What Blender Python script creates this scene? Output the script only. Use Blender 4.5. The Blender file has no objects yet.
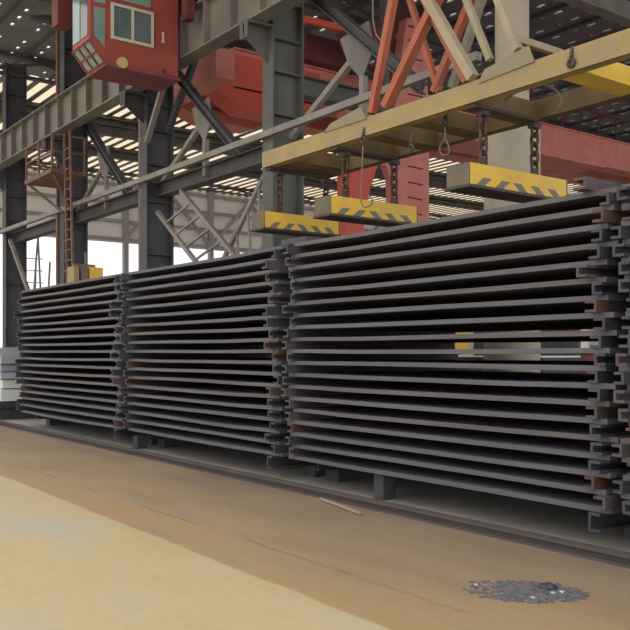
import bpy, bmesh, math, random
from mathutils import Vector, Matrix
R = random.Random(7)
S = bpy.context.scene
COL = S.collection
F = 863.0; HZ = 352.0; CH = 1.6
DX = Vector((-0.8032, 0.5957, 0)); RX = Vector((0.5957, 0.8032, 0))

def ray(px, py):
    return DX + RX * ((px - 315.0) / F) + Vector((0, 0, (HZ - py) / F))
def atY(px, py, Y):
    r = ray(px, py); t = Y / r.y
    return Vector((0, 0, CH)) + r * t
def atX(px, py, X):
    r = ray(px, py); t = X / r.x
    return Vector((0, 0, CH)) + r * t

# ------------------------------------------------------------------ materials
def lin(c):
    return tuple(((v / 255) / 12.92 if v / 255 <= 0.04045 else ((v / 255 + 0.055) / 1.055) ** 2.4) for v in c)
def mat(name, rgb, rough=0.7, metal=0.0, rgb2=None, scale=3.0, amt=0.5, bump=0.0, detail=6, stretch=None, spec=0.5):
    m = bpy.data.materials.new(name); m.use_nodes = True
    nt = m.node_tree; b = nt.nodes['Principled BSDF']
    b.inputs['Roughness'].default_value = rough; b.inputs['Metallic'].default_value = metal
    b.inputs['Specular IOR Level'].default_value = spec
    c1 = lin(rgb) + (1,)
    if rgb2 is None:
        b.inputs['Base Color'].default_value = c1
    else:
        tc = nt.nodes.new('ShaderNodeNewGeometry'); mp = nt.nodes.new('ShaderNodeMapping')
        nt.links.new(tc.outputs['Position'], mp.inputs['Vector'])
        if stretch: mp.inputs['Scale'].default_value = stretch
        n = nt.nodes.new('ShaderNodeTexNoise'); n.inputs['Scale'].default_value = scale; n.inputs['Detail'].default_value = detail
        nt.links.new(mp.outputs['Vector'], n.inputs['Vector'])
        rp = nt.nodes.new('ShaderNodeValToRGB')
        rp.color_ramp.elements[0].position = 0.5 - 0.25 * (1.2 - amt) + (0.5 - amt) * 0.3
        rp.color_ramp.elements[1].position = 0.5 + 0.25 * (1.2 - amt) + (0.5 - amt) * 0.3
        rp.color_ramp.elements[0].color = c1; rp.color_ramp.elements[1].color = lin(rgb2) + (1,)
        nt.links.new(n.outputs['Fac'], rp.inputs['Fac']); nt.links.new(rp.outputs['Color'], b.inputs['Base Color'])
        if bump:
            bp = nt.nodes.new('ShaderNodeBump'); bp.inputs['Strength'].default_value = bump; bp.inputs['Distance'].default_value = 0.02
            nt.links.new(n.outputs['Fac'], bp.inputs['Height']); nt.links.new(bp.outputs['Normal'], b.inputs['Normal'])
    return m
M = {}
M['plate'] = mat('mill_steel', (103, 101, 108), 0.62, 0.0, (88, 86, 95), 2.0, 0.5, 0.1, stretch=(0.35, 1, 6))
M['plate2'] = mat('mill_steel_brown', (108, 102, 102), 0.65, 0.0, (92, 86, 88), 2.0, 0.5, 0.1, stretch=(0.35, 1, 6))
M['chan'] = mat('channel_steel', (74, 77, 86), 0.6, 0.0, (60, 60, 66), 6, 0.5, 0.2)
M['chan_rust'] = mat('channel_rust', (112, 80, 68), 0.8, 0.0, (78, 66, 64), 8, 0.5, 0.2)
M['chan_pink'] = mat('channel_primer', (98, 88, 90), 0.8, 0.0, (80, 74, 78), 8, 0.5, 0.2)
M['yellow'] = mat('yellow_paint', (242, 200, 66), 0.55, 0.0, (222, 182, 78), 3, 0.4, 0.05)
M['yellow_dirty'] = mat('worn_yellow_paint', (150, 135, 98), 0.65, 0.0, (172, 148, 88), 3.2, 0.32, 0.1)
M['yellow_shaded'] = mat('shaded_yellow_paint', (92, 78, 56), 0.7, 0.0, (124, 102, 58), 3, 0.4, 0.1)  # yellow paint browned to put the shade inside the beam into its colour
M['magend'] = mat('brown_grey_end_paint', (122, 108, 80), 0.75, 0.0, (104, 96, 84), 5, 0.5)  # end plates browner and darker than the yellow housing
M['stripe'] = mat('faded_grey_stripe', (126, 122, 112), 0.7)
M['dark'] = mat('dark_iron', (58, 52, 52), 0.6, 0.0, (74, 64, 58), 8, 0.5)
M['chain'] = mat('rusty_chain', (104, 74, 56), 0.6, 0.2, (70, 60, 58), 20, 0.5)
M['strut_beige'] = mat('beige_paint', (172, 158, 132), 0.6, 0.0, (150, 136, 112), 3, 0.4)
M['strut_red'] = mat('orange_red_paint', (178, 94, 64), 0.6, 0.0, (152, 86, 64), 3, 0.4)
M['strut_grey'] = mat('olive_grey_paint', (140, 132, 116), 0.65, 0.0, (122, 112, 98), 3, 0.4)
M['gusset'] = mat('gusset_paint', (146, 136, 104), 0.7, 0.0, (132, 124, 104), 3, 0.4)
M['column'] = mat('column_grey_paint', (104, 104, 98), 0.7, 0.0, (88, 86, 82), 1.5, 0.45, 0.05)
M['column_dark'] = mat('column_dark_paint', (84, 84, 88), 0.7, 0.0, (68, 68, 72), 1.2, 0.5)
M['girder'] = mat('girder_grey_paint', (134, 130, 120), 0.7, 0.0, (112, 106, 98), 1.2, 0.5, 0.05)
M['brace'] = mat('brace_grey_paint', (92, 90, 88), 0.7, 0.0, (74, 72, 72), 2, 0.5)
M['brace_light'] = mat('pale_grey_paint', (150, 144, 136), 0.7, 0.0, (130, 122, 114), 2, 0.5)
M['concrete_col'] = mat('pale_beige_column', (186, 178, 158), 0.8, 0.0, (170, 160, 140), 1.5, 0.5)
M['red'] = mat('red_cab_paint', (164, 78, 64), 0.55, 0.0, (146, 70, 60), 1.6, 0.4)
M['reddark'] = mat('dull_red_paint', (122, 58, 56), 0.65, 0.0, (98, 50, 52), 2, 0.5)
M['pink'] = mat('faded_red_paint', (226, 146, 134), 0.65, 0.0, (212, 126, 116), 1.2, 0.5)
M['redbright'] = mat('bright_red_paint', (228, 96, 78), 0.55, 0.0, (212, 92, 78), 1.2, 0.4)
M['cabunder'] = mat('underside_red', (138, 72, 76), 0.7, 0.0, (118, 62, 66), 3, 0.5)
M['frame'] = mat('aluminium_frame', (206, 200, 180), 0.5)
M['glass'] = mat('cab_glass', (92, 104, 106), 0.12, 0.0, (112, 122, 120), 1.5, 0.5)
M['glass_green'] = mat('cab_glass_green', (120, 146, 138), 0.12, 0.0, (140, 160, 152), 1.5, 0.5)
M['white'] = mat('white_paint', (226, 222, 210), 0.6)
M['lamp'] = mat('lamp_cover', (196, 176, 118), 0.5)
M['rustrail'] = mat('rusty_brown_paint', (138, 104, 82), 0.75, 0.0, (104, 82, 72), 4, 0.5)
M['roof'] = mat('dark_roof_sheet', (128, 128, 132), 0.7, 0.0, (108, 108, 114), 0.8, 0.5)
M['purlin'] = mat('roof_purlin', (74, 74, 78), 0.7)
M['wallgrey'] = mat('pale_cladding', (232, 232, 234), 0.7, 0.0, (220, 220, 224), 0.6, 0.5)
M['girt'] = mat('wall_girt', (150, 150, 156), 0.7)
M['rod'] = mat('scrap_pipe', (150, 134, 120), 0.5)
M['bed'] = mat('bed_beam_steel', (82, 79, 78), 0.8, 0.0, (100, 84, 74), 3, 0.4)
M['block'] = mat('support_block', (84, 82, 84), 0.8, 0.0, (66, 64, 66), 5, 0.5)
M['scrap'] = mat('scrap_chip', (138, 138, 146), 0.5, 0.1, (112, 110, 114), 12, 0.5)
M['scrapdark'] = mat('scrap_lump', (70, 70, 82), 0.6)
M['pale_plate'] = mat('pale_sheet_steel', (176, 182, 188), 0.5, 0.0, (160, 166, 174), 2, 0.5)
M['white_plate'] = mat('white_sheet_steel', (222, 228, 224), 0.5)
M['tan'] = mat('tan_block', (190, 152, 100), 0.8)
M['cable'] = mat('cable', (120, 112, 98), 0.6)

def skylight_mat():
    m = bpy.data.materials.new('fibreglass_skylight'); m.use_nodes = True
    nt = m.node_tree; nt.nodes.clear()
    o = nt.nodes.new('ShaderNodeOutputMaterial'); t = nt.nodes.new('ShaderNodeBsdfTranslucent')
    t.inputs['Color'].default_value = (0.95, 0.87, 0.74, 1)
    d = nt.nodes.new('ShaderNodeBsdfDiffuse'); d.inputs['Color'].default_value = (0.6, 0.58, 0.5, 1)
    mx = nt.nodes.new('ShaderNodeMixShader'); mx.inputs[0].default_value = 0.12
    nt.links.new(t.outputs[0], mx.inputs[1]); nt.links.new(d.outputs[0], mx.inputs[2]); nt.links.new(mx.outputs[0], o.inputs[0])
    return m
M['skylight'] = skylight_mat()

def floor_mat():
    m = bpy.data.materials.new('dusty_concrete_floor'); m.use_nodes = True
    nt = m.node_tree; N = nt.nodes; L = nt.links; b = N['Principled BSDF']
    b.inputs['Roughness'].default_value = 0.75
    b.inputs['Specular IOR Level'].default_value = 0.3
    geo = N.new('ShaderNodeNewGeometry')
    def noise(scale, detail, stretch=(1, 1, 1)):
        mp = N.new('ShaderNodeMapping'); mp.inputs['Scale'].default_value = stretch
        n = N.new('ShaderNodeTexNoise'); n.inputs['Scale'].default_value = scale; n.inputs['Detail'].default_value = detail
        L.new(geo.outputs['Position'], mp.inputs['Vector']); L.new(mp.outputs['Vector'], n.inputs['Vector']); return n.outputs['Fac']
    def ramp(fac, stops):
        r = N.new('ShaderNodeValToRGB'); e = r.color_ramp.elements
        while len(e) < len(stops): e.new(0.5)
        for k, (p, c) in enumerate(stops): e[k].position = p; e[k].color = c
        L.new(fac, r.inputs['Fac']); return r.outputs['Color']
    def mix(f, a, c):
        mm = N.new('ShaderNodeMixRGB')
        if isinstance(f, float): mm.inputs[0].default_value = f
        else: L.new(f, mm.inputs[0])
        L.new(a, mm.inputs[1]); L.new(c, mm.inputs[2]); return mm.outputs[0]
    def math_(op, a, c=None):
        mm = N.new('ShaderNodeMath'); mm.operation = op
        for k, v in enumerate((a, c)):
            if v is None: continue
            if isinstance(v, (int, float)): mm.inputs[k].default_value = v
            else: L.new(v, mm.inputs[k])
        return mm.outputs[0]
    C = lambda *c: lin(c) + (1,)
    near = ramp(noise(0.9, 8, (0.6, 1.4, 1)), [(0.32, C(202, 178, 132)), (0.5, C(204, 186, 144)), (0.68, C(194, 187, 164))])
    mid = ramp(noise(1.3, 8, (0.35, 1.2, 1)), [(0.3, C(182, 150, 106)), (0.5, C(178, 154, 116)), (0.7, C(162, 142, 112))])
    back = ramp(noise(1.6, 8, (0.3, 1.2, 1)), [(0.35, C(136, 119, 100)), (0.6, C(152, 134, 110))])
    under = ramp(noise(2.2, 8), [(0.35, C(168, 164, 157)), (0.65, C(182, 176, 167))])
    xyz = N.new('ShaderNodeSeparateXYZ'); L.new(geo.outputs['Position'], xyz.inputs[0])
    wob = math_('MULTIPLY', math_('SUBTRACT', noise(0.8, 3), 0.5), 0.16)
    y = math_('ADD', xyz.outputs['Y'], wob)
    def step(v, a, c):
        mr = N.new('ShaderNodeMapRange'); mr.inputs[1].default_value = a; mr.inputs[2].default_value = c; L.new(v, mr.inputs[0]); return mr.outputs[0]
    # the slab edge of the lighter, cleaner concrete runs slightly askew and fades near the camera
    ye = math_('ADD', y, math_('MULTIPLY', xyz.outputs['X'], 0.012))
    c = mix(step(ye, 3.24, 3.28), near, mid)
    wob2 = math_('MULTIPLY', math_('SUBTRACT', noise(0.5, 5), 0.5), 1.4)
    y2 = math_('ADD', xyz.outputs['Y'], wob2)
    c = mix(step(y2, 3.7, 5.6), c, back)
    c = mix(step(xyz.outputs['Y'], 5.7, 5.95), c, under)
    fine = ramp(noise(14, 8), [(0.3, (0.95, 0.95, 0.95, 1)), (0.7, (1.03, 1.03, 1.03, 1))])
    mm = N.new('ShaderNodeMixRGB'); mm.blend_type = 'MULTIPLY'; mm.inputs[0].default_value = 1.0
    L.new(c, mm.inputs[1]); L.new(fine, mm.inputs[2]); c = mm.outputs[0]
    # cracked joint along the bay
    yj = math_('ADD', xyz.outputs['Y'], math_('MULTIPLY', math_('SUBTRACT', noise(2.5, 6), 0.5), 0.10))
    d = math_('ABSOLUTE', math_('SUBTRACT', yj, 3.9))
    f = math_('MULTIPLY', math_('SUBTRACT', 1.0, step(d, 0.004, 0.02)), step(noise(1.1, 3), 0.42, 0.58))
    f = math_('MULTIPLY', f, 0.55)
    jr = N.new('ShaderNodeRGB'); jr.outputs[0].default_value = C(104, 82, 62)
    c = mix(f, c, jr.outputs[0])
    L.new(c, b.inputs['Base Color'])
    bp = N.new('ShaderNodeBump'); bp.inputs['Strength'].default_value = 0.08; bp.inputs['Distance'].default_value = 0.01
    L.new(noise(8, 8), bp.inputs['Height']); L.new(bp.outputs['Normal'], b.inputs['Normal'])
    return m
M['floor'] = floor_mat()

# ------------------------------------------------------------------ builders
class MB:
    def __init__(s): s.bm = bmesh.new(); s.mi = 0
    def _f(s, vs):
        try: f = s.bm.faces.new(vs); f.material_index = s.mi; return f
        except ValueError: return None
    def box(s, x0, x1, y0, y1, z0, z1):
        v = [s.bm.verts.new(p) for p in ((x0,y0,z0),(x1,y0,z0),(x1,y1,z0),(x0,y1,z0),(x0,y0,z1),(x1,y0,z1),(x1,y1,z1),(x0,y1,z1))]
        for q in ((0,3,2,1),(4,5,6,7),(0,1,5,4),(1,2,6,5),(2,3,7,6),(3,0,4,7)): s._f([v[i] for i in q])
        return s
    def prism(s, pts, axis, a, b):
        """polygon pts (2D) extruded along axis 0/1/2 from a to b"""
        def P(u, v, w):
            return {0: (w, u, v), 1: (u, w, v), 2: (u, v, w)}[axis]
        A = [s.bm.verts.new(P(u, v, a)) for u, v in pts]; B = [s.bm.verts.new(P(u, v, b)) for u, v in pts]
        n = len(pts); s._f(A[::-1]); s._f(B)
        for i in range(n): s._f([A[i], A[(i+1) % n], B[(i+1) % n], B[i]])
        return s
    def bar(s, p, q, w, h, up=(0, 0, 1)):
        p = Vector(p); q = Vector(q); d = (q - p).normalized(); up = Vector(up)
        if abs(d.dot(up)) > 0.98: up = Vector((0, 1, 0))
        a = d.cross(up).normalized() * (w / 2); b = a.cross(d).normalized() * (h / 2)
        v = [s.bm.verts.new(c + i * a + j * b) for c in (p, q) for i, j in ((-1,-1),(1,-1),(1,1),(-1,1))]
        for f in ((0,1,2,3),(7,6,5,4),(0,4,5,1),(1,5,6,2),(2,6,7,3),(3,7,4,0)): s._f([v[i] for i in f])
        return s
    def ibar(s, p, q, w, h, t=0.02, up=(0, 0, 1)):
        """rolled I section between two points: two flanges and a web"""
        p = Vector(p); q = Vector(q); d = (q - p).normalized(); upv = Vector(up)
        if abs(d.dot(upv)) > 0.98: upv = Vector((0, 1, 0))
        a = d.cross(upv).normalized(); b = a.cross(d).normalized()
        o = b * (h / 2 - t / 2)
        s.bar(p + o, q + o, w, t, b); s.bar(p - o, q - o, w, t, b); s.bar(p, q, t, h - 2 * t, b)
        return s
    def tube(s, pts, r, n=8, closed=False):
        pts = [Vector(p) for p in pts]; rings = []; N = len(pts); prev = None
        for i, p in enumerate(pts):
            if closed: d = (pts[(i+1) % N] - pts[i-1]).normalized()
            else: d = (pts[min(i+1, N-1)] - pts[max(i-1, 0)]).normalized()
            if prev is None:
                u = Vector((0, 0, 1)) if abs(d.z) < 0.9 else Vector((1, 0, 0))
                a = d.cross(u).normalized()
            else:
                a = (prev - d * prev.dot(d)).normalized()
            prev = a; b = d.cross(a)
            rings.append([s.bm.verts.new(p + r * (math.cos(2*math.pi*k/n) * a + math.sin(2*math.pi*k/n) * b)) for k in range(n)])
        for i in range(N if closed else N - 1):
            A, B = rings[i], rings[(i+1) % N]
            for k in range(n): s._f([A[k], A[(k+1) % n], B[(k+1) % n], B[k]])
        if not closed: s._f(rings[0][::-1]); s._f(rings[-1])
        return s
    def cyl(s, c, r, z0, z1, n=32, r2=None):
        r2 = r if r2 is None else r2
        A = [s.bm.verts.new((c[0]+r*math.cos(2*math.pi*k/n), c[1]+r*math.sin(2*math.pi*k/n), z0)) for k in range(n)]
        B = [s.bm.verts.new((c[0]+r2*math.cos(2*math.pi*k/n), c[1]+r2*math.sin(2*math.pi*k/n), z1)) for k in range(n)]
        s._f(A[::-1]); s._f(B)
        for k in range(n): s._f([A[k], A[(k+1) % n], B[(k+1) % n], B[k]])
        return s
    def build(s, name, m, parent=None, bevel=0.0, smooth=False):
        bm = s.bm
        bmesh.ops.recalc_face_normals(bm, faces=bm.faces[:])
        if smooth:
            for f in bm.faces: f.smooth = True
        xs = [v.co.copy() for v in bm.verts]
        if parent is None:
            lo = Vector((min(v.x for v in xs), min(v.y for v in xs), min(v.z for v in xs)))
            hi = Vector((max(v.x for v in xs), max(v.y for v in xs), max(v.z for v in xs)))
            org = Vector(((lo.x+hi.x)/2, (lo.y+hi.y)/2, lo.z)); loc = org
        else:
            org = world(parent); loc = Vector((0, 0, 0))
        bmesh.ops.translate(bm, verts=bm.verts[:], vec=-org)
        me = bpy.data.meshes.new(name); bm.to_mesh(me); bm.free()
        for k in (m if isinstance(m, (list, tuple)) else [m]): me.materials.append(M[k])
        o = bpy.data.objects.new(name, me); COL.objects.link(o); o.location = loc
        if parent is not None: o.parent = parent
        if bevel:
            bv = o.modifiers.new('bevel', 'BEVEL'); bv.width = bevel; bv.segments = 2; bv.limit_method = 'ANGLE'
        return o
def world(o):
    v = Vector((0, 0, 0))
    while o: v += o.location; o = o.parent
    return v
def tag(o, label, cat, group=None, kind=None):
    o['label'] = label; o['category'] = cat
    if group: o['group'] = group
    if kind: o['kind'] = kind
    return o
def thing(name, loc, label, cat, group=None):
    o = bpy.data.objects.new(name, None); COL.objects.link(o); o.location = loc; o.empty_display_size = 0.2
    return tag(o, label, cat, group)
def struct(o):
    o['kind'] = 'structure'; return o
def copy_tree(o, parent=None):
    c = o.copy(); COL.objects.link(c)
    if parent is not None: c.parent = parent
    for ch in [x for x in COL.objects if x.parent == o]: copy_tree(ch, c)
    return c
ORD = ['top', 'second', 'third', 'fourth', 'fifth', 'sixth', 'seventh', 'eighth', 'ninth', 'tenth', 'eleventh', 'twelfth', 'thirteenth',
       'fourteenth', 'fifteenth', 'sixteenth', 'seventeenth', 'eighteenth', 'bottom']

# ------------------------------------------------------------------ setting
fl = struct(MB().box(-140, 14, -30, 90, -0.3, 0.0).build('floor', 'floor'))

# end wall (far left, across the bay): cladding above a wide open doorway
XW = -54.0
w = MB().box(XW-0.2, XW, -12, 62, 8.9, 13.4).box(XW-0.2, XW, 44, 62, 0, 8.9)
wl = struct(w.build('wall_end', 'wallgrey'))
for z in (9.0, 10.2, 11.4, 12.6): MB().box(XW, XW+0.15, -12, 62, z, z+0.22).build('girt', 'girt', wl)
for y in (24.0, 30.5, 37.0, 43.5, 50.0): MB().box(XW, XW+0.3, y, y+0.35, 0, 13.2).build('wall_post', 'girt', wl)
for y in (24.2, 30.7, 37.2, 43.7):
    MB().bar((XW+0.2, y, 9.2), (XW+0.2, y+3.2, 12.6), 0.18, 0.18).build('wall_brace', 'girt', wl)
    MB().bar((XW+0.2, y+3.2, 12.6), (XW+0.2, y+6.4, 9.2), 0.18, 0.18).build('wall_brace', 'girt', wl)
wb = struct(MB().box(-54, 4, 61.8, 62, 0, 13.4).build('wall_far', 'wallgrey'))
for z in (3, 6, 9.0, 11.0): MB().box(-54, 4, 61.6, 61.8, z, z+0.25).build('girt', 'girt', wb)

# roof: opaque dark sheets over the near part, broad fibreglass strips over the far part
ZR = 13.0
YA, YB = 5.0, 62.0
XS = -35.5
near = MB(); y = YA
pitch = 0.9
while y < YB:
    near.box(XS, 4.0, y, y + pitch - 0.13, ZR, ZR + 0.06)
    x = XS
    while x < 4.0:                                   # ribs close most of each slit and leave short openings
        near.box(x, x + 0.42 + 0.25 * ((int(x * 7) % 3) == 0), y + pitch - 0.13, y + pitch, ZR, ZR + 0.06); x += 0.75
    y += pitch
ceil = struct(near.build('ceiling', 'roof'))
far = MB(); lit = MB(); y = YA
while y < YB:
    far.box(-54, XS, y, y + 0.25, ZR, ZR + 0.04)
    lit.box(-54, XS, y + 0.25, y + 0.65, ZR + 0.03, ZR + 0.04)
    y += 0.65
far.build('roof_sheet', 'roof', ceil); lit.build('skylight_strip', 'skylight', ceil)
y = YA + 0.3
while y < YB:
    MB().box(XS, 4, y, y + 0.1, ZR - 0.1, ZR).build('purlin', 'purlin', ceil); y += 1.8
COLX = [-33.4, -27.3, -21.25, -15.23, -8.95]
for i, x in enumerate((-51.2, -45.3, -39.35, -33.4, -27.3, -21.25, -15.23)):
    rf = thing('roof_truss', (x, 11, 12.1), 'dark steel roof truss spanning across the next bay, %s counted from the far end wall' % (['first', 'second', 'third', 'fourth', 'fifth', 'sixth', 'seventh'][i]), 'truss', 'roof trusses across the bay')
    hh = 0.35 if x < -34 else 0.7
    MB().box(x-0.15, x+0.15, 5, 61.5, 12.84, 12.98).build('top_chord', 'brace', rf)
    MB().box(x-0.12, x+0.12, 9, 61.5, 12.84-hh, 12.94-hh).build('bottom_chord', 'brace', rf)
    if i in (1, 2, 6):                       # plate-webbed rafters
        dp = (0, 0.45, 0.8, 0, 0, 0, 1.35)[i]
        MB().ibar((x, 11.2, 12.84 - dp/2), (x, 61.5, 12.84 - dp/2), 0.4, dp, 0.05).build('plate_rafter', 'girder' if i == 6 else 'brace', rf)
    yy = 9.2; k = 0
    while yy < 58:
        a, b = ((12.94-hh, 12.84) if k % 2 == 0 else (12.84, 12.94-hh))
        MB().bar((x, yy, a), (x, yy + 2.4, b), 0.1, 0.1).build('web_member', 'brace', rf)
        yy += 2.4; k += 1

# ------------------------------------------------------------------ columns
colname = ['fifth steel column back, at the far left edge of the photo', 'dark steel column carrying the rusty ladder platform',
           'dark steel column behind the joint of the far and middle stacks', 'large grey steel column with stiffener plates, left of the lifting beam']
def hcolumn(x, label, mk):
    c = thing('steel_column', (x, 10.45, 0), label, 'column')
    y0, y1 = 10.05, 10.85
    MB().box(x-0.2, x+0.2, y0, y0+0.04, 0, 12.6).build('flange', mk, c)
    MB().box(x-0.2, x+0.2, y1-0.04, y1, 0, 12.6).build('flange', mk, c)
    MB().box(x-0.02, x+0.02, y0+0.04, y1-0.04, 0, 12.6).build('web', mk, c)
    for z in (4.2, 5.6, 6.6, 7.5, 8.2, 9.0, 10.2, 11.4):
        MB().box(x-0.19, x+0.19, y0+0.04, y1-0.04, z, z+0.025).build('stiffener', mk, c)
    MB().box(x-0.19, x+0.19, 9.45, y0, 8.4, 8.46).prism([(9.45, 8.15), (y0, 7.7), (y0, 8.4), (9.45, 8.4)], 0, x-0.02, x+0.02).box(x-0.15, x+0.15, 9.45, 9.48, 8.1, 8.4).build('corbel', mk, c)
    MB().box(x-0.35, x+0.35, y0-0.2, y1+0.2, 0.0, 0.06).build('base_plate', mk, c)
    return c
for x, l in zip(COLX[:4], colname): hcolumn(x, l, 'column' if x > -20 else 'column_dark')
rc = thing('round_column', (-8.95, 10.45, 0), 'pale beige round column with a wider lower shaft behind the lifting beam', 'column')
MB().cyl((-8.95, 10.45), 0.43, 0, 5.0, 40).cyl((-8.95, 10.45), 0.43, 5.0, 5.15, 40, 0.37).build('lower_shaft', 'concrete_col', rc)
MB().cyl((-8.95, 10.45), 0.26, 5.15, 12.7, 40).build('upper_shaft', 'concrete_col', rc)

# runway girder on the corbels
g = thing('runway_girder', (-22, 9.7, 8.46), 'long grey stiffened crane runway girder running under the red cab', 'girder')
MB().box(-46, 2, 9.5, 9.9, 8.46, 8.5).build('bottom_flange', 'girder', g)
MB().box(-46, 2, 9.5, 9.9, 9.5, 9.54).build('top_flange', 'girder', g)
MB().box(-46, 2, 9.69, 9.71, 8.5, 9.5).build('web', 'girder', g)
x = -45.8
while x < -13:
    MB().box(x, x+0.025, 9.52, 9.69, 8.5, 9.5).build('stiffener', 'girder', g); x += 1.15
MB().box(-46, 2, 9.66, 9.74, 9.54, 9.64).build('crane_rail', 'dark', g)
# rear strut beam + thin rail
tag(MB().ibar((-33.2, 10.5, 5.95), (-15.43, 10.5, 5.95), 0.3, 0.38, 0.03).build('strut_beam', 'brace'), 'dark steel strut beam tying the left columns together above the stacks', 'beam')
tag(MB().bar((-46, 9.97, 6.17), (-9.19, 9.97, 6.17), 0.12, 0.13).build('rail_pipe', 'brace_light'), 'thin pale horizontal rail running across the fronts of the columns', 'rail')

def ladder_brace(p, q, off, label):
    p = Vector(p); q = Vector(q); off = Vector(off)
    t = thing('lattice_brace', (p+q)/2, label, 'brace')
    MB().bar(p, q, 0.1, 0.1).build('chord', 'brace_light', t); MB().bar(p+off, q+off, 0.1, 0.1).build('chord', 'brace_light', t)
    n = int((q-p).length / 0.62)
    for k in range(1, n):
        a = p.lerp(q, k / n); MB().bar(a, a+off, 0.05, 0.05).build('rung', 'brace_light', t)
ladder_brace((-21.03, 10.35, 5.35), (-16.9, 10.35, 2.4), (1.35, 0, 0.35), 'pale ladder-like lattice brace slanting down right from the third column')
ladder_brace((-15.75, 10.78, 6.3), (-19.6, 10.78, 2.6), (0.2, 0, -1.35), 'ladder-like lattice brace slanting down left from the big grey column')
def kbrace(xl, label, mk='brace'):
    t = thing('knee_brace', (xl+2.6, 10.4, 6.2), label, 'brace')
    a = Vector((xl+1.15, 10.4, 8.85)); b = Vector((xl+4.35, 10.4, 6.15))
    MB().ibar(a, b, 0.2, 0.2, 0.03).build('diagonal', mk, t)
    m = a.lerp(b, 0.5)
    MB().prism([(m.x-0.75, m.z+0.2), (m.x+0.1, m.z+0.3), (m.x+0.25, m.z-0.25), (m.x-0.1, m.z-0.75), (m.x-0.5, m.z-0.35)], 1, 10.42, 10.45).build('gusset_plate', 'girder' if mk == 'brace' else mk, t)
    MB().bar((m.x-0.05, 10.43, m.z-0.7), (m.x-0.05, 10.43, m.z-1.6), 0.12, 0.12).build('hanger', 'brace_light', t)
    MB().bar((m.x-0.5, 10.5, m.z-0.3), (xl+0.25, 10.5, m.z-1.35), 0.12, 0.12).build('side_strut', 'brace_light', t)
kbrace(-15.23, 'grey diagonal brace with gusset plate right of the big grey column')
kbrace(-21.25, 'dark diagonal brace with gusset plate left of the big grey column')
kbrace(-27.3, 'dark diagonal brace below the runway girder left of the third column')
tag(MB().bar(atY(164, 84, 9.9), atY(147, 142, 9.9), 0.13, 0.1).build('cab_stay', 'brace_light'), 'short pale slanting stay below the cab in front of third column', 'brace')
tag(MB().bar(atY(196, 57, 10.6), atY(168, 132, 10.6), 0.14, 0.14).build('slant_brace', 'column_dark'), 'nearly black slanting brace right of the third column', 'brace')
tag(MB().bar(atY(10, 240, 9.98), atY(26, 284, 9.98) + (atY(26, 284, 9.98) - atY(10, 240, 9.98)) * (atY(26, 284, 9.98).z / (atY(10, 240, 9.98).z - atY(26, 284, 9.98).z)), 0.12, 0.12).build('slant_stay', 'brace_light'), 'pale slanting stay on the far left column above the stacks', 'brace')
tag(MB().box(-21.58, -21.46, 10.06, 10.2, 0, 8.2).build('downpipe', 'rustrail'), 'thin brown vertical pipe on the left of the third column', 'pipe')
tag(MB().box(-27.66, -27.54, 9.98, 10.1, 0, 12.4).build('conduit_pipe', 'rustrail'), 'thin brown vertical pipe on the front of the column carrying the platform', 'pipe')

# rusty platform with ladder round the second column
pt = thing('ladder_platform', (-26.05, 9.3, 7.0), 'rusty brown maintenance platform with handrail and ladder on the dark column', 'platform')
MB().box(-27.45, -25.05, 8.9, 10.0, 6.9, 7.03).build('deck', 'rustrail', pt)
for (px_, py_) in ((-27.40, 8.95), (-26.25, 8.95), (-25.10, 8.95), (-27.40, 9.95), (-25.10, 9.95)):
    MB().bar((px_, py_, 7.03), (px_, py_, 8.05), 0.06, 0.06).build('handrail_post', 'rustrail', pt)
for z in (7.55, 8.05):
    MB().bar((-27.40, 8.95, z), (-25.10, 8.95, z), 0.05, 0.05).bar((-27.40, 8.95, z), (-27.40, 9.95, z), 0.05, 0.05).bar((-25.10, 8.95, z), (-25.10, 9.95, z), 0.05, 0.05).build('handrail', 'rustrail', pt)
MB().bar((-27.35, 9.0, 6.9), (-26.60, 9.84, 6.0), 0.08, 0.08).build('bracket', 'rustrail', pt)
MB().bar((-25.15, 9.0, 6.9), (-25.95, 9.84, 6.0), 0.08, 0.08).build('bracket', 'rustrail', pt)
lm = MB()
for xx in (-25.05, -24.60): lm.bar((xx, 9.3, 8.1), (xx + 0.25, 9.3, 3.6), 0.06, 0.06)
lad = lm.build('ladder', 'rustrail', pt)
for k in range(13): MB().bar((-25.05+0.0005*k, 9.3, 4.0+0.3*k), (-24.45, 9.3, 4.0+0.3*k), 0.035, 0.035).build('rung', 'rustrail', lad)

# ------------------------------------------------------------------ crane cab
cab = thing('crane_cab', (-18.5, 8.3, 7.95), 'red crane operator cab with sliding window hanging at the upper left', 'crane cab', None)
prof = [(7.24, 8.42), (7.62, 7.98), (9.4, 7.98), (9.4, 10.4), (7.24, 10.4)]
MB().prism(prof, 0, -19.0, -18.0).build('body', 'red', cab, 0.02)
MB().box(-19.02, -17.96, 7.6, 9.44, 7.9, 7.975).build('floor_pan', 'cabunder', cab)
fx = -17.99
wf = MB()
for (a, b, c, d) in ((7.73, 8.75, 8.52, 8.58), (7.73, 8.75, 9.26, 9.32), (7.73, 7.79, 8.58, 9.26), (8.69, 8.75, 8.58, 9.26), (8.21, 8.27, 8.58, 9.26)):
    wf.box(fx-0.01, fx+0.04, a, b, c, d)
wfr = wf.build('window_frame', 'frame', cab)
MB().box(fx-0.005, fx+0.012, 7.79, 8.21, 8.58, 9.26).build('pane', 'glass', wfr)
MB().box(fx-0.005, fx+0.02, 8.27, 8.69, 8.58, 9.26).build('pane', 'glass', wfr)
MB().box(fx-0.005, fx+0.014, 7.79, 8.69, 9.42, 10.0).build('upper_window', 'glass_green', cab)
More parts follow.
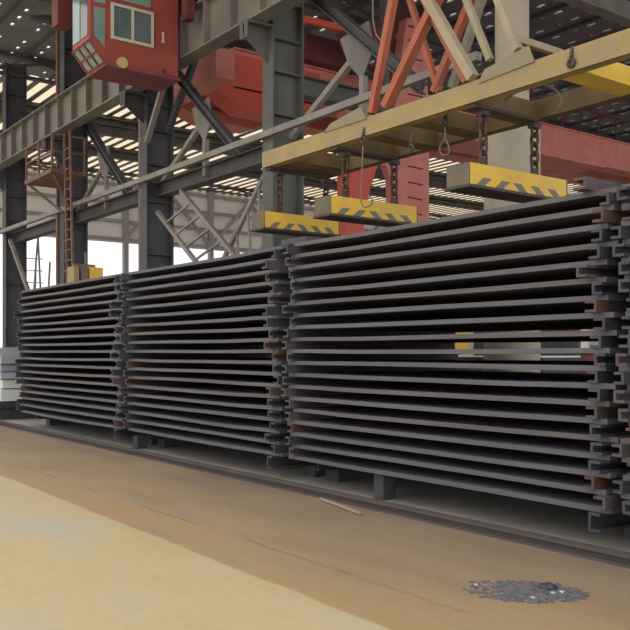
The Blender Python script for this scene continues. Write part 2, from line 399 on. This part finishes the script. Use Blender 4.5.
MB().prism([(7.34, 8.52), (7.58, 8.3), (7.6, 9.14), (7.34, 9.14)], 0, fx-0.005, fx+0.012).build('side_window', 'glass_green', cab)
MB().box(fx-0.005, fx+0.012, 7.34, 7.6, 9.24, 9.9).build('side_window', 'glass_green', cab)
MB().box(-18.93, -18.52, 7.222, 7.238, 8.52, 9.95).build('front_window', 'glass_green', cab)
MB().box(-18.46, -18.07, 7.222, 7.238, 8.52, 9.95).build('front_window', 'glass', cab)
# raked lower glazing: frame bars and panes on the sloping face
nv = Vector((0, -0.757, -0.654)); sa = Vector((0, 7.24, 8.42)); sb = Vector((0, 7.62, 7.98))
rm = MB()
for k in (0.04, 0.5, 0.96): rm.bar(sa.lerp(sb, k) + nv*0.02 + Vector((-19.0, 0, 0)), sa.lerp(sb, k) + nv*0.02 + Vector((-18.0, 0, 0)), 0.05, 0.04, nv)
for xx in (-18.98, -18.66, -18.34, -18.02): rm.bar(sa + nv*0.02 + Vector((xx, 0, 0)), sb + nv*0.02 + Vector((xx, 0, 0)), 0.05, 0.04, nv)
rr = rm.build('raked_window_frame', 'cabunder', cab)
for xx in (-18.82, -18.5, -18.18):
    for k in (0.27, 0.73):
        c = sa.lerp(sb, k) + nv*0.012 + Vector((xx, 0, 0))
        MB().bar(c - Vector((0.12, 0, 0)), c + Vector((0.12, 0, 0)), 0.24, 0.012, nv).build('pane', 'glass_green', rr)
def disc_x(x, y, z, r, t):
    m = MB(); n = 24
    m.prism([(y + r*math.cos(2*math.pi*k/n), z + r*math.sin(2*math.pi*k/n)) for k in range(n)], 0, x, x+t); return m
disc_x(fx, 7.98, 8.02, 0.12, 0.09).build('round_lamp', 'lamp', cab)
disc_x(fx, 9.02, 8.06, 0.045, 0.05).build('hook_eye', 'reddark', cab)
MB().prism([(8.98, 8.72), (9.02, 8.72), (9.02, 8.94), (8.985, 8.94), (8.955, 8.905), (8.968, 8.89), (8.98, 8.90)], 0, fx, fx+0.012).box(fx, fx+0.012, 8.955, 9.045, 8.70, 8.72).build('number_one', 'white', cab)
# crane end carriage + bracket holding the cab (dull red), rides on the rail
ec = thing('crane_end_carriage', (-19, 9.7, 9.64), 'dull red crane end carriage on the runway rail behind the cab', 'crane')
MB().box(-22.5, -16.4, 9.45, 9.95, 9.86, 10.6).build('carriage_beam', 'reddark', ec)
for xx in (-22.0, -17.0): disc = MB().tube([(xx, 9.58, 9.9), (xx, 9.82, 9.9)], 0.26, 20); disc.build('wheel', 'dark', ec)
MB().box(-19.0, -18.0, 9.4, 9.46, 9.8, 10.6).build('cab_bracket', 'reddark', ec)
MB().box(-20.6, -19.9, -8, 9.5, 10.2, 11.3).build('bridge_girder', 'reddark', ec)
MB().bar((-20.3, 7.9, 10.2), (-19.03, 8.2, 9.2), 0.2, 0.2).build('hanger_arm', 'reddark', ec)
MB().box(-20.5, -20.1, 7.3, 7.65, 9.4, 10.2).build('control_box', 'reddark', ec)
MB().bar((-17.4, 9.33, 9.9), (-17.4, 9.33, 9.1), 0.25, 0.2).box(-17.5, -17.3, 9.3, 9.46, 9.88, 10.0).build('buffer', 'reddark', ec)

# ------------------------------------------------------------------ red crane in the next bay
cr = thing('bridge_crane', (-22.5, 22, 9.2), 'faded red double girder bridge crane spanning the next bay', 'crane')
def girder_y(x0, x1, y0, y1, z0, z1, name):
    m = MB().box(x0, x1, y0, y1, z0, z1).box(x0-0.1, x1+0.1, y0, y1, z0-0.05, z0).box(x0-0.1, x1+0.1, y0, y1, z1, z1+0.05)
    return m.build(name, 'pink', cr)
girder_y(-22.3, -21.7, 13.1, 40, 9.35, 10.45, 'main_girder')
girder_y(-24.6, -24.0, 13.1, 40, 9.35, 10.45, 'main_girder')
MB().box(-25.4, -20.6, 11.9, 12.5, 9.15, 9.95).build('end_carriage', 'pink', cr)
MB().prism([(12.5, 9.2), (13.4, 8.7), (15.2, 8.7), (16.2, 9.35), (16.2, 10.3), (12.5, 10.3)], 0, -22.4, -21.6).build('girder_haunch', 'redbright', cr)
MB().prism([(12.5, 9.2), (13.4, 8.9), (15.2, 8.9), (16.2, 9.35), (16.2, 10.3), (12.5, 10.3)], 0, -24.7, -23.9).build('girder_haunch', 'pink', cr)
MB().box(-22.6, -20.9, 17.5, 30, 9.0, 9.1).build('walkway', 'pink', cr)
for k in range(22):
    yy = 14.0 + k * 1.2
    MB().bar((-21.75, yy, 10.5), (-21.75, yy, 11.5), 0.06, 0.06).build('handrail_post', 'reddark', cr)
MB().bar((-21.75, 14, 11.5), (-21.75, 39.2, 11.5), 0.06, 0.06).build('handrail', 'reddark', cr)
MB().box(-25.0, -21.2, 15.4, 17.0, 10.5, 11.3).build('trolley', 'reddark', cr)
MB().bar((-22, 16.2, 11.3), (-24.4, 21, 12.0), 0.2, 0.25).build('boom', 'reddark', cr)
# red gantry end frame with an arched opening between its legs
def gl(px, py): p = atX(px, py, -19.2); return (p.y, p.z)
gf = thing('gantry_leg_frame', (-19.2, 17.5, 0), 'tall red gantry leg frame with an arched opening behind the lifting magnets', 'gantry leg')
b1 = gl(345, 236)[0]; b2 = gl(363, 236)[0]
MB().prism([(b1, 0), (b2, 0), gl(364, 218), gl(370, 190), gl(378, 164), gl(380, 128), gl(345, 128), gl(345, 190)], 0, -19.55, -19.2).build('arch_leg', 'redbright', gf)
c1 = gl(399, 232)[0]; c2 = gl(429, 232)[0]
MB().prism([(c1, 0), (c2, 0), gl(429, 128), gl(427, 60), gl(424, 18), gl(407, 18), gl(401, 60), gl(392, 128)], 0, -19.55, -19.2).build('main_leg', 'pink', gf)
MB().prism([gl(380, 128), gl(392, 128), gl(394, 150), gl(399, 200), gl(399, 232), gl(397, 205), gl(393, 180), gl(387, 165), gl(378, 164)], 0, -19.5, -19.25).build('arch_web', 'pink', gf)
MB().prism([gl(345, 110), gl(428, 110), gl(429, 128), gl(345, 128)], 0, -19.55, -19.2).build('tie_beam', 'pink', gf)
for k, yy in enumerate((150, 168, 184, 199, 214, 96, 78, 60, 42, 28)):
    a = Vector(atX(408, yy - 2, -19.19)); b = Vector(atX(422, yy + 1, -19.19))
    MB().bar(a, b, 0.03, 0.07, (1, 0, 0)).build('step_bar', 'reddark', gf)
pl = atX(398, 60, -19.8)
MB().prism([gl(392, 20), gl(404, 20), gl(404, 75), gl(393, 75)], 0, -20.0, -19.6).build('rear_post', 'reddark', gf)
MB().bar(atX(404, 18, -19.8), atX(345, 42, -19.8), 0.5, 0.55).build('rear_boom', 'reddark', gf)
MB().bar(atX(303, 19, -19.8), atX(404, 44, -19.8), 0.12, 0.18).build('rear_rail', 'redbright', gf)

# grey floor beam across the bay behind big column, and hoist block
tag(MB().bar((-17.6, 12.5, 8.5), (-17.6, 12.5, 12.9), 0.1, 0.1).ibar((-17.6, 12.2, 8.25), (-17.6, 15.6, 8.25), 0.4, 0.5, 0.04).bar((-17.6, 15.4, 8.5), (-17.6, 15.4, 12.6), 0.2, 0.2).build('cross_beam', 'column'), 'dull grey cross beam beneath the red crane, right of the big column', 'beam')

# ------------------------------------------------------------------ plate stacks
Y0, Y1 = 6.0, 8.9
TP = 0.044; PITCH = 0.1427; ZB = 0.305
NPL = 19
def plate_obj(xl, xr, y0, y1, z, t, mk, amp, ph, sag):
    bm = MB(); n = 14; rows = []
    for i in range(n + 1):
        u = i / n; x = xl + (xr - xl) * u
        e = max(0.0, min(1.0, (0.5 - abs(u - 0.5) - 0.07) / 0.2)); e = e * e * (3 - 2 * e)
        dz = e * (amp * math.sin(5.2 * u + ph) - sag); dy = e * 0.02 * math.sin(3.1 * u + ph * 2)
        rows.append([bm.bm.verts.new(p) for p in ((x, y0 + dy, z + dz), (x, y1, z + dz), (x, y1, z + dz + t), (x, y0 + dy, z + dz + t))])
    for a, b in zip(rows, rows[1:]):
        for k in range(4): bm._f([a[k], a[(k+1) % 4], b[(k+1) % 4], b[k]])
    bm._f(rows[0][::-1]); bm._f(rows[-1])
    return bm.build('steel_plate', mk)
def channel(x, y0, y1, z, h, w, mk, flip):
    t = 0.023; m = MB()
    s = -1 if flip else 1
    pts = [(0, 0), (w, 0), (w, t), (t, t), (t, h - t), (w, h - t), (w, h), (0, h)]
    pts = [(x + s * (p - w / 2), z + q) for p, q in pts]
    return m.prism(pts, 1, y0, y1).build('channel_spacer', mk)
STK = [('far stack', -18.75, -13.52), ('middle stack', -13.3, -8.84), ('near stack', -8.6, -4.12), ('cropped stack', -4.0, 0.7)]
for si, (sn, xl, xr) in enumerate(STK):
    # bearers under the stack
    for e, (xe, word) in enumerate(((xl + 0.12, 'left end'), (xr - 0.12, 'right end'))):
        tag(MB().box(xe - 0.13, xe + 0.13, Y0 + 0.55, Y1, 0.0, 0.15).build('bearer_block', 'block'), 'dark floor bearer under the %s of the %s' % (word, sn), 'bearer', 'floor bearers under the stacks')
        tag(channel(xe, Y0 - 0.06 if e else Y0 + 0.3, Y1, 0.15, ZB - 0.15, 0.11, 'chan', e == 0), 'grey steel channel lying on the bearer at %s of %s' % (word, sn), 'channel', 'lowest channels of the stacks')
    if si in (0, 1, 2):
        xm = xl + (xr - xl) * (0.42, 0.05, 0.4)[si]
    EA = [xl + R.uniform(-0.05, 0.05) for _ in range(NPL)]; EB = [xr + R.uniform(-0.05, 0.05) for _ in range(NPL)]
    for k in range(NPL):
        row = NPL - 1 - k                      # 0 = top
        z = ZB + k * PITCH
        a = EA[k]; b = EB[k]
        yo = Y0 + R.uniform(-0.015, 0.03)
        mk = 'plate2' if R.random() < 0.25 else 'plate'
        amp, ph, sg = R.uniform(0.0, 0.006), R.uniform(0, 6.28), R.uniform(-0.002, 0.009)
        if si == 2 and row in (3, 5):          # two thin plates lying together
            h = TP / 2
            for q, w in ((0, 'lower'), (1, 'upper')):
                o = plate_obj(a, b, yo + 0.012 * q, Y1, z + q * h, h - 0.002 * (q == 0), 'plate2', amp, ph, sg)
                tag(o, '%s of two thin steel plates paired in %s row from top, near stack' % (w, ORD[row]), 'steel plate', 'steel plates in the near stack')
        else:
            o = plate_obj(a, b, yo, Y1 + R.uniform(-0.05, 0.05), z, TP, mk, amp, ph, sg)
            nm = ORD[row] if row in (0, NPL - 1) else ORD[row] + ' from top'
            tag(o, 'long dark grey steel plate, %s in the %s' % (nm, sn), 'steel plate', 'steel plates in the ' + sn)
        if k == NPL - 1: continue
        zc = z + TP; hc = PITCH - TP
        for e, (xe, word) in enumerate(((xl, 'left end'), (xr, 'right end'))):
            ins = R.uniform(-0.01, 0.12)
            if si == 2 and e == 1: ins = R.uniform(0.0, 0.16)
            xx = max(EA[k], EA[k+1]) + ins if e == 0 else min(EB[k], EB[k+1]) - ins
            r = R.random()
            mk2 = 'chan_rust' if r < 0.12 else ('chan_pink' if r < 0.3 else 'chan')
            adj = {'chan_rust': 'rusty brown', 'chan_pink': 'dull brownish', 'chan': 'grey'}[mk2]
            o = channel(xx, Y0 - R.uniform(0.03, 0.16), Y1 - R.uniform(0, 0.2), zc, hc, R.uniform(0.085, 0.11), mk2, R.random() < 0.6)
            nm = ORD[row] + ' plate from top' if row else 'top plate'
            tag(o, '%s channel spacer under the %s at %s of %s' % (adj, nm, word, sn), 'spacer', 'channel spacers between the plates, ' + sn)
# loose ends on top of the stacks
tag(channel(-4.35, Y0-0.1, Y1-0.2, ZB+18*PITCH+TP, 0.1, 0.12, 'chan_pink', True), 'brownish channel lying on the near stack at its right end', 'channel')
tag(channel(-3.62, Y0-0.05, Y1-0.2, ZB+18*PITCH+TP, 0.1, 0.12, 'chan_pink', True), 'brownish channel on top of the cropped stack at the right edge', 'channel')
tag(MB().box(-3.7, 0.7, Y0, Y1, ZB+18*PITCH+TP+0.1, ZB+18*PITCH+TP+0.15).build('steel_plate', 'pale_plate'), 'pale steel plate laid topmost at the right edge above the cropped stack', 'steel plate')
tag(MB().box(-8.85, -8.35, Y0+0.05, Y0+0.9, ZB+18*PITCH+TP, ZB+18*PITCH+TP+0.07).build('timber_block', 'chan_pink'), 'brownish flat block lying on top of the stacks below the left magnet', 'block')
# support blocks in the shadow under the plates
for x, l in ((-7.1, 'dark square block under the middle of the near stack'), (-13.25, 'small dark block on the floor below the joint of far and middle stacks')):
    tag(MB().box(x-0.08, x+0.08, Y0+0.12, Y0+0.3, 0, 0.28 if x > -10 else 0.22).build('support_block', 'block', None, 0.01), l, 'block')
# bed beam along the front of the stacks
bb = MB().box(-20.2, 1, 5.66, 5.84, 0, 0.015).box(-20.2, 1, 5.74, 5.76, 0.015, 0.06).box(-20.2, 1, 5.70, 5.80, 0.06, 0.085).build('floor_rail', 'bed')
tag(bb, 'low rusty steel rail on the floor along the front of the stacks', 'rail')

# pale sheets stacked beyond the far end
zz = 0.0
tag(MB().box(-20.9, -20.1, 5.2, 5.75, 0, 0.24).build('tan_block', 'tan', None, 0.01), 'tan block on the floor at far left beyond the stacks', 'block')
bx = thing('sheet_pallet', (-24, 7.4, 0), 'dark low pallet frame under the pale sheets at the far left', 'pallet')
MB().box(-27.4, -20.6, 6.05, 9.0, 0.3, 0.45).build('deck', 'block', bx)
for xx in (-27.1, -24, -20.9):
    MB().box(xx-0.15, xx+0.15, 6.05, 9.0, 0, 0.3).build('skid', 'block', bx)
zz = 0.45
for k, (h, mk, w) in enumerate(((0.3, 'white_plate', 'lowest white'), (0.22, 'white_plate', 'upper white'), (0.18, 'pale_plate', 'lowest grey'), (0.18, 'pale_plate', 'second grey'), (0.2, 'pale_plate', 'third grey'), (0.18, 'pale_plate', 'topmost grey'))):
    o = MB().box(-27.5 + 0.1*k, -20.5 - 0.06*k*(k % 2), 6.1 + 0.05*(k % 2), 9.0, zz, zz + h - 0.03).box(-27.3, -20.8, 6.2, 8.9, zz + h - 0.03, zz + h).build('sheet_pack', mk, None)
    tag(o, '%s pack of sheets in the pale pile at the far left edge' % w, 'sheet pack', 'sheet packs at the far left'); zz += h

# ------------------------------------------------------------------ magnets, chains, lifting beam
MY0, MY1 = 6.67, 8.3
CY = (MY0 + 0.2*(MY1-MY0), MY1 - 0.28*(MY1-MY0))
ZMT = 3.59; ZMB = 3.33
def magnet(x, y0, y1, zb, zt, label, wx=0.32):
    t = thing('lifting_magnet', (x - wx/2, (y0+y1)/2, zb), label, 'lifting magnet', 'yellow lifting magnets above the stacks')
    m = MB().box(x - wx, x, y0 + 0.012, y1 - 0.012, zb + 0.03, zt)
    body = None
    m.mi = 1
    n = 5; L = y1 - y0
    hgt = (zt - zb) * 0.34
    for k in range(n):
        c = y0 + L * (0.14 + 0.18 * k); wd = L * 0.04; sl = L * 0.035 * (1 if k < n/2 - 0.5 else -1)
        m.prism([(c-wd-sl, zb+0.032), (c+wd-sl, zb+0.032), (c+wd+sl, zb+0.032+hgt), (c-wd+sl, zb+0.032+hgt)], 0, x, x+0.003)
    m.build('housing', ['yellow', 'stripe'], t)
    MB().box(x-wx-0.005, x+0.005, y0, y0+0.012, zb+0.03, zt).build('end_plate', 'magend', t)
    MB().box(x-wx-0.005, x+0.005, y1-0.012, y1, zb+0.03, zt).build('end_plate', 'magend', t)
    MB().box(x-wx-0.02, x+0.02, y0-0.02, y1+0.02, zb, zb+0.03).build('pole_plate', 'dark', t)
    for yy in CY:
        MB().prism([(yy-0.07, zt), (yy+0.07, zt), (yy+0.05, zt+0.1), (yy-0.05, zt+0.1)], 0, x-0.112, x-0.088).build('lug', 'dark', t)
    return t
MAG = [(-10.2, 'leftmost of the three yellow striped magnets hanging from the beam'),
       (-8.67, 'middle of the three yellow striped magnets hanging from the beam'),
       (-6.29, 'right and largest-looking yellow striped magnet hanging from the beam')]
link_n = 0
def chain(x, y, zb, zt, label):
    t = thing('lifting_chain', (x, y, zb), label, 'chain', 'chains holding the magnets')
    ph = 0.115; n = max(2, int(round((zt - zb) / ph))); ph = (zt - zb) / n
    for k in range(n):
        zc = zb + (k + 0.5) * ph; hh = ph * 0.68; ww = 0.046
        pts = []
        for j in range(16):
            an = 2*math.pi*j/16; u = ww*math.cos(an); v = (hh-ww)*(1 if math.sin(an) >= 0 else -1)*(0 if abs(math.sin(an)) < 1e-6 else 1) + ww*math.sin(an)
            pts.append((x+u, y, zc+v) if k % 2 else (x, y+u, zc+v))
        MB().tube(pts, 0.018, 6, True).build('link', 'chain', t, 0, True)
ZG0, ZG1 = 4.24, 4.46
side = ['front', 'rear']
for (x, l), w in zip(MAG, ('left', 'middle', 'right')):
    magnet(x, MY0, {'left': 8.02, 'middle': 8.18, 'right': MY1}[w], ZMB, ZMT, l)
    for q, yy in enumerate(CY):
        chain(x - 0.10, yy, ZMT + 0.05, ZG0 - 0.07, 'rusty %s chain holding up the %s yellow magnet' % (side[q], w))
# far magnet standing on the far stack
zt = ZB + 18*PITCH + TP
fm = thing('lifting_clamp', (-18.3, 7.3, zt), 'small yellow and grey lifting clamp standing on the far stack', 'lifting clamp')
for a, b, mk in ((6.95, 7.07, 'yellow_dirty'), (7.12, 7.28, 'magend'), (7.31, 7.62, 'yellow')):
    MB().box(-18.55, -18.15, a, b, zt+0.04, zt+0.55).build('jaw', mk, fm, 0.01)
MB().box(-18.6, -18.1, 6.92, 7.65, zt, zt+0.04).build('foot_plate', 'dark', fm)
MB().box(-18.4, -18.3, 7.0, 7.5, zt+0.55, zt+0.62).bar((-18.35, 7.3, zt+0.55), (-18.35, 7.3, zt+0.9), 0.05, 0.05).build('lug', 'magend', fm)

GY0, GY1 = 6.78, 7.86
lb = thing('lifting_beam', (-7.2, 7.3, ZG0), 'worn yellow spreader beam on red and beige struts above the plates', 'lifting beam')
def box_girder(y, mk, x0=-10.4, x1=-2.6):
    # channel-like longitudinal member: web, flanges
    m = MB().box(x0, x1, y-0.012, y+0.012, ZG0, ZG1).box(x0, x1, y, y+0.12, ZG1-0.02, ZG1).box(x0, x1, y, y+0.12, ZG0, ZG0+0.02)
    return m.build('side_girder', mk, lb)
box_girder(GY0, 'yellow_dirty'); box_girder(GY1, 'yellow_shaded')
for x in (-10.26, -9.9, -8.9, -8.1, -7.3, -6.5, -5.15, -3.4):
    MB().box(x-0.14, x+0.14, GY0+0.12, GY1-0.012, ZG0+0.0, ZG1-0.03).build('cross_arm', 'yellow_shaded' if x not in (-5.15,) else 'yellow', lb)  # light painted in: the lit arm gets bright yellow, the rest the shaded copy
for x, l in MAG:
    for yy in CY:
        MB().box(x-0.15, x-0.05, yy-0.06, yy+0.06, ZG0-0.1, ZG0-0.041).build('hook_block', 'dark', lb)
    MB().box(x-0.17, x-0.03, GY0+0.02, GY1-0.02, ZG0-0.04, ZG0-0.002).build('hook_bar', 'dark', lb)
def gus(pts):
    v = [atY(px, py, GY0) for px, py in pts]
    MB().prism([(p.x, p.z) for p in v], 1, GY0-0.028, GY0-0.0125).build('gusset_plate', 'gusset', lb)
gus([(325, 133), (332, 124), (362, 107), (368, 119)]); gus([(480, 84), (486, 70), (530, 46), (536, 62)])
ST = [((372, 113), (394, -4), GY0, 0.085, 'strut_red'), ((385, 107), (440, -8), GY0+0.06, 0.095, 'strut_red'),
      ((389, 106), (443, -8), GY0+0.16, 0.07, 'strut_grey'),
      ((439, 92), (408, -6), GY1, 0.07, 'strut_red'), ((434, 92), (474, -8), GY1, 0.09, 'strut_red'),
      ((473, 78), (425, -6), GY0, 0.10, 'strut_beige'), ((466, 82), (421, -6), GY0+0.1, 0.06, 'strut_red'), ((490, 60), (464, -6), GY0+0.2, 0.065, 'strut_beige'),
      ((452, 88), (484, -8), GY1, 0.09, 'strut_grey'), ((518, 50), (496, -6), GY0, 0.075, 'strut_beige')]
for p, q, Y, w, mk in ST:
    a = atY(p[0], p[1], Y); b = atY(q[0], q[1], Y); b = a + (b - a) * ((7.0 - a.z) / (b.z - a.z))
    MB().bar(a, b, w, w, (0, 1, 0)).build('strut', mk, lb)
MB().bar(atY(513, 38, GY0+0.05), atY(562, 54, GY1+0.1), 0.07, 0.07).build('tie_rod', 'strut_beige', lb)
MB().box(-10.2, -5.0, GY0-0.1, GY1+0.1, 6.98, 7.2).build('head_frame', 'strut_grey', lb)
for k, (px, py) in enumerate(((363, 140), (411, 148), (571, 63), (445, 122))):
    c = atY(px, py, GY0 - 0.03) if k < 3 else atY(px, py, GY0+0.2)
    MB().tube([c + Vector((0.036*math.cos(2*math.pi*j/14), 0, 0.036*math.sin(2*math.pi*j/14))) for j in range(14)], 0.015, 6, True).build('ring', 'dark', lb)
    MB().bar(c + Vector((0, 0, 0.05)), c + Vector((0, 0.03 if k < 3 else 0.05, 0.16)), 0.03, 0.03).build('ring_lug', 'dark', lb)
# bundle of cables in the beam on the right part
def smooth(pts, n=6):
    pts = [Vector(p) for p in pts]; out = []
    for i in range(len(pts) - 1):
        p0 = pts[max(i-1, 0)]; p1 = pts[i]; p2 = pts[i+1]; p3 = pts[min(i+2, len(pts)-1)]
        for k in range(n):
            t = k / n
            out.append(0.5*((2*p1) + (p2-p0)*t + (2*p0-5*p1+4*p2-p3)*t*t + (3*p1-p0-3*p2+p3)*t**3))
    out.append(pts[-1]); return out
def cable(pxs, Y, r, label, name='sling_cable'):
    return tag(MB().tube(smooth([atY(a, b, Y) for a, b in pxs]), r, 6).build(name, 'cable', None, 0, True), label, 'cable')
cable([(363, 146), (362, 170), (361, 192), (361, 200), (364, 207), (371, 205), (372, 199), (368, 197)], GY0 - 0.03, 0.009, 'thin wire with end loop hanging in front of the middle magnet')
cable([(445, 127), (445, 138), (440, 147), (442, 155), (448, 154), (449, 147), (445, 138)], GY0 + 0.2, 0.009, 'short wire loop hanging under the middle of the lifting beam')
cable([(373, -4), (373, 18), (376, 34), (380, 39), (382, 46)], GY0 - 0.02, 0.009, 'thin pale cable dangling beside the red struts at the top')
cable([(505, 100), (520, 90), (540, 84), (556, 90), (562, 100), (558, 108)], GY0 + 0.25, 0.014, 'dark curled hose slung under right part of the lifting beam')

# ------------------------------------------------------------------ floor clutter
def floor_at(px, py):
    r = ray(px, py); t = -CH / r.z; return Vector((r.x*t, r.y*t, 0))
a = floor_at(321, 501); b = floor_at(361, 516)
tag(MB().tube([a + Vector((0, 0, 0.02)), a.lerp(b, 0.4) + Vector((0, 0.012, 0.02)), b + Vector((0, 0, 0.02))], 0.02, 10).build('scrap_pipe', 'rod', None, 0, False), 'short thin pipe lying on the floor before the near stack', 'pipe')
sm = MB(); c0 = floor_at(530, 594)
for k in range(520):
    th = R.uniform(0, 6.28); rr = R.random() ** 0.6
    px = 526 + 60*rr*math.cos(th) + R.uniform(-6, 6); py = 592 + 11*rr*math.sin(th) + (px-527)*0.06
    if px < 505 and R.random() < 0.3: continue
    p = floor_at(px, py); h = R.uniform(0.003, 0.010); s_ = R.uniform(0.008, 0.03)
    an = R.uniform(0, 3.14)
    d = Vector((math.cos(an), math.sin(an), 0)) * s_
    sm.bar(p - d + Vector((0, 0, h/2)), p + d + Vector((0, 0, h/2)), s_*R.uniform(0.5, 1.2), h)
tag(sm.build('scrap_chips', 'scrap'), 'loose blue-grey metal scrap chips spread on the floor at right front', 'scrap', None, 'stuff')
lm = MB(); p = floor_at(548, 589)
bmesh.ops.create_icosphere(lm.bm, subdivisions=2, radius=0.07, matrix=Matrix.Translation(p + Vector((0, 0, 0.015))) @ Matrix.Diagonal((1, 0.8, 0.35, 1)))
for v in lm.bm.verts:
    v.co += Vector((R.uniform(-1, 1), R.uniform(-1, 1), R.uniform(-0.6, 0.6))) * 0.012; v.co.z = max(v.co.z, 0.0)
tag(lm.build('scrap_lump', 'scrapdark'), 'dark lump of scrap lying amid the blue-grey chips', 'scrap')
for k, (px, py) in enumerate(((476, 586), (553, 594), (562, 593), (533, 599))):
    p = floor_at(px, py)
    tag(MB().box(p.x-0.012, p.x+0.012, p.y-0.01, p.y+0.01, 0, 0.014).build('scrap_nugget', 'white'), ['shiny white bit at the left tip of the scrap patch', 'shiny white bit just right of the dark scrap lump', 'shiny white bit farthest right in the scrap patch', 'shiny white bit at the near edge of the scrap patch'][k], 'scrap')

# things behind the stacks, glimpsed between the plates
def cabinet(px0, px1, Y, z0, z1, mk, name, label, cat):
    a = atY(px0, 352, Y); b = atY(px1, 352, Y); x0, x1 = sorted((a.x, b.x))
    t = thing(name, ((x0+x1)/2, Y+0.3, 0), label, cat)
    MB().box(x0, x1, Y, Y+0.6, 0.1, z1).build('body', mk, t, 0.01)
    MB().box(x0-0.02, x1+0.02, Y-0.02, Y+0.62, z1, z1+0.04).build('lid', mk, t)
    MB().box(x0+0.05, x1-0.05, Y+0.05, Y+0.55, 0, 0.1).build('plinth', 'dark', t)
cabinet(433, 452, 15, 0, 2.1, 'yellow', 'machine_cabinet', 'yellow machine glimpsed through the gaps of the near stack', 'machine')
cabinet(549, 572, 16, 0, 2.2, 'white', 'control_cabinet', 'white cabinet glimpsed through the right gaps of the near stack', 'cabinet')
cabinet(575, 604, 14, 0, 1.56, 'pink', 'tool_cabinet', 'dull red cabinet glimpsed through gaps near the right stack joint', 'cabinet')
rk = thing('gap_backing', (-11, 12.6, 0), 'dark rack added to darken the gaps between yellow machine and white cabinet', 'backing')  # invented dark object, added so the gaps do not show the pale wall
MB().box(-12.6, -10.0, 12.5, 13.6, 0.2, 1.5).build('backing_block', 'block', rk)
MB().box(-12.5, -10.0, 12.45, 13.6, 1.5, 1.53).build('lit_streak_strip', 'white_plate', rk)  # white strip painted in for the lit streak seen through the gap
MB().box(-12.6, -10.0, 13.5, 13.6, 1.53, 2.4).build('back_board', 'block', rk)
for xx in (-12.5, -11.3, -10.1): MB().box(xx-0.05, xx+0.05, 12.5, 13.6, 0, 0.2).build('foot', 'dark', rk)
# trestle frames seen against the bright doorway
tr = thing('trestle_ladder', (-36, 11, 0), 'thin trestle ladder frame against the bright doorway at far left', 'ladder')
pa = lambda px, py: atY(px, py, 11.5)
for a, b in (((38, 236), (28, 300)), ((38, 236), (44, 300)), ((36, 258), (33, 300)), ((50, 262), (44, 290))):
    MB().bar(pa(*a), pa(b[0] + (b[0]-a[0])*0.2, 352 + 40), 0.06, 0.06).build('leg', 'girt', tr)
for yy in (258, 270, 282): MB().bar(pa(22, yy), pa(42, yy+1), 0.05, 0.05).build('rung', 'girt', tr)

# ------------------------------------------------------------------ light, world, camera
W = bpy.data.worlds.new('World'); S.world = W; W.use_nodes = True
bg = W.node_tree.nodes['Background']; bg.inputs['Color'].default_value = (1.0, 0.985, 0.975, 1); bg.inputs['Strength'].default_value = 1.0
cam = bpy.data.cameras.new('camera'); co = bpy.data.objects.new('camera', cam); COL.objects.link(co)
co.location = (0, 0, CH); co.rotation_euler = (math.radians(90), 0, math.atan2(0.8032, 0.5957))
cam.sensor_width = 36; cam.lens = 36 * F / 630; cam.shift_y = (HZ - 315) / 630; cam.clip_end = 400
S.camera = co
S.view_settings.view_transform = 'Standard'; S.view_settings.look = 'None'; S.view_settings.gamma = 1; S.view_settings.use_curve_mapping = False
S.view_settings.exposure = 0.5
S.cycles.max_bounces = 8
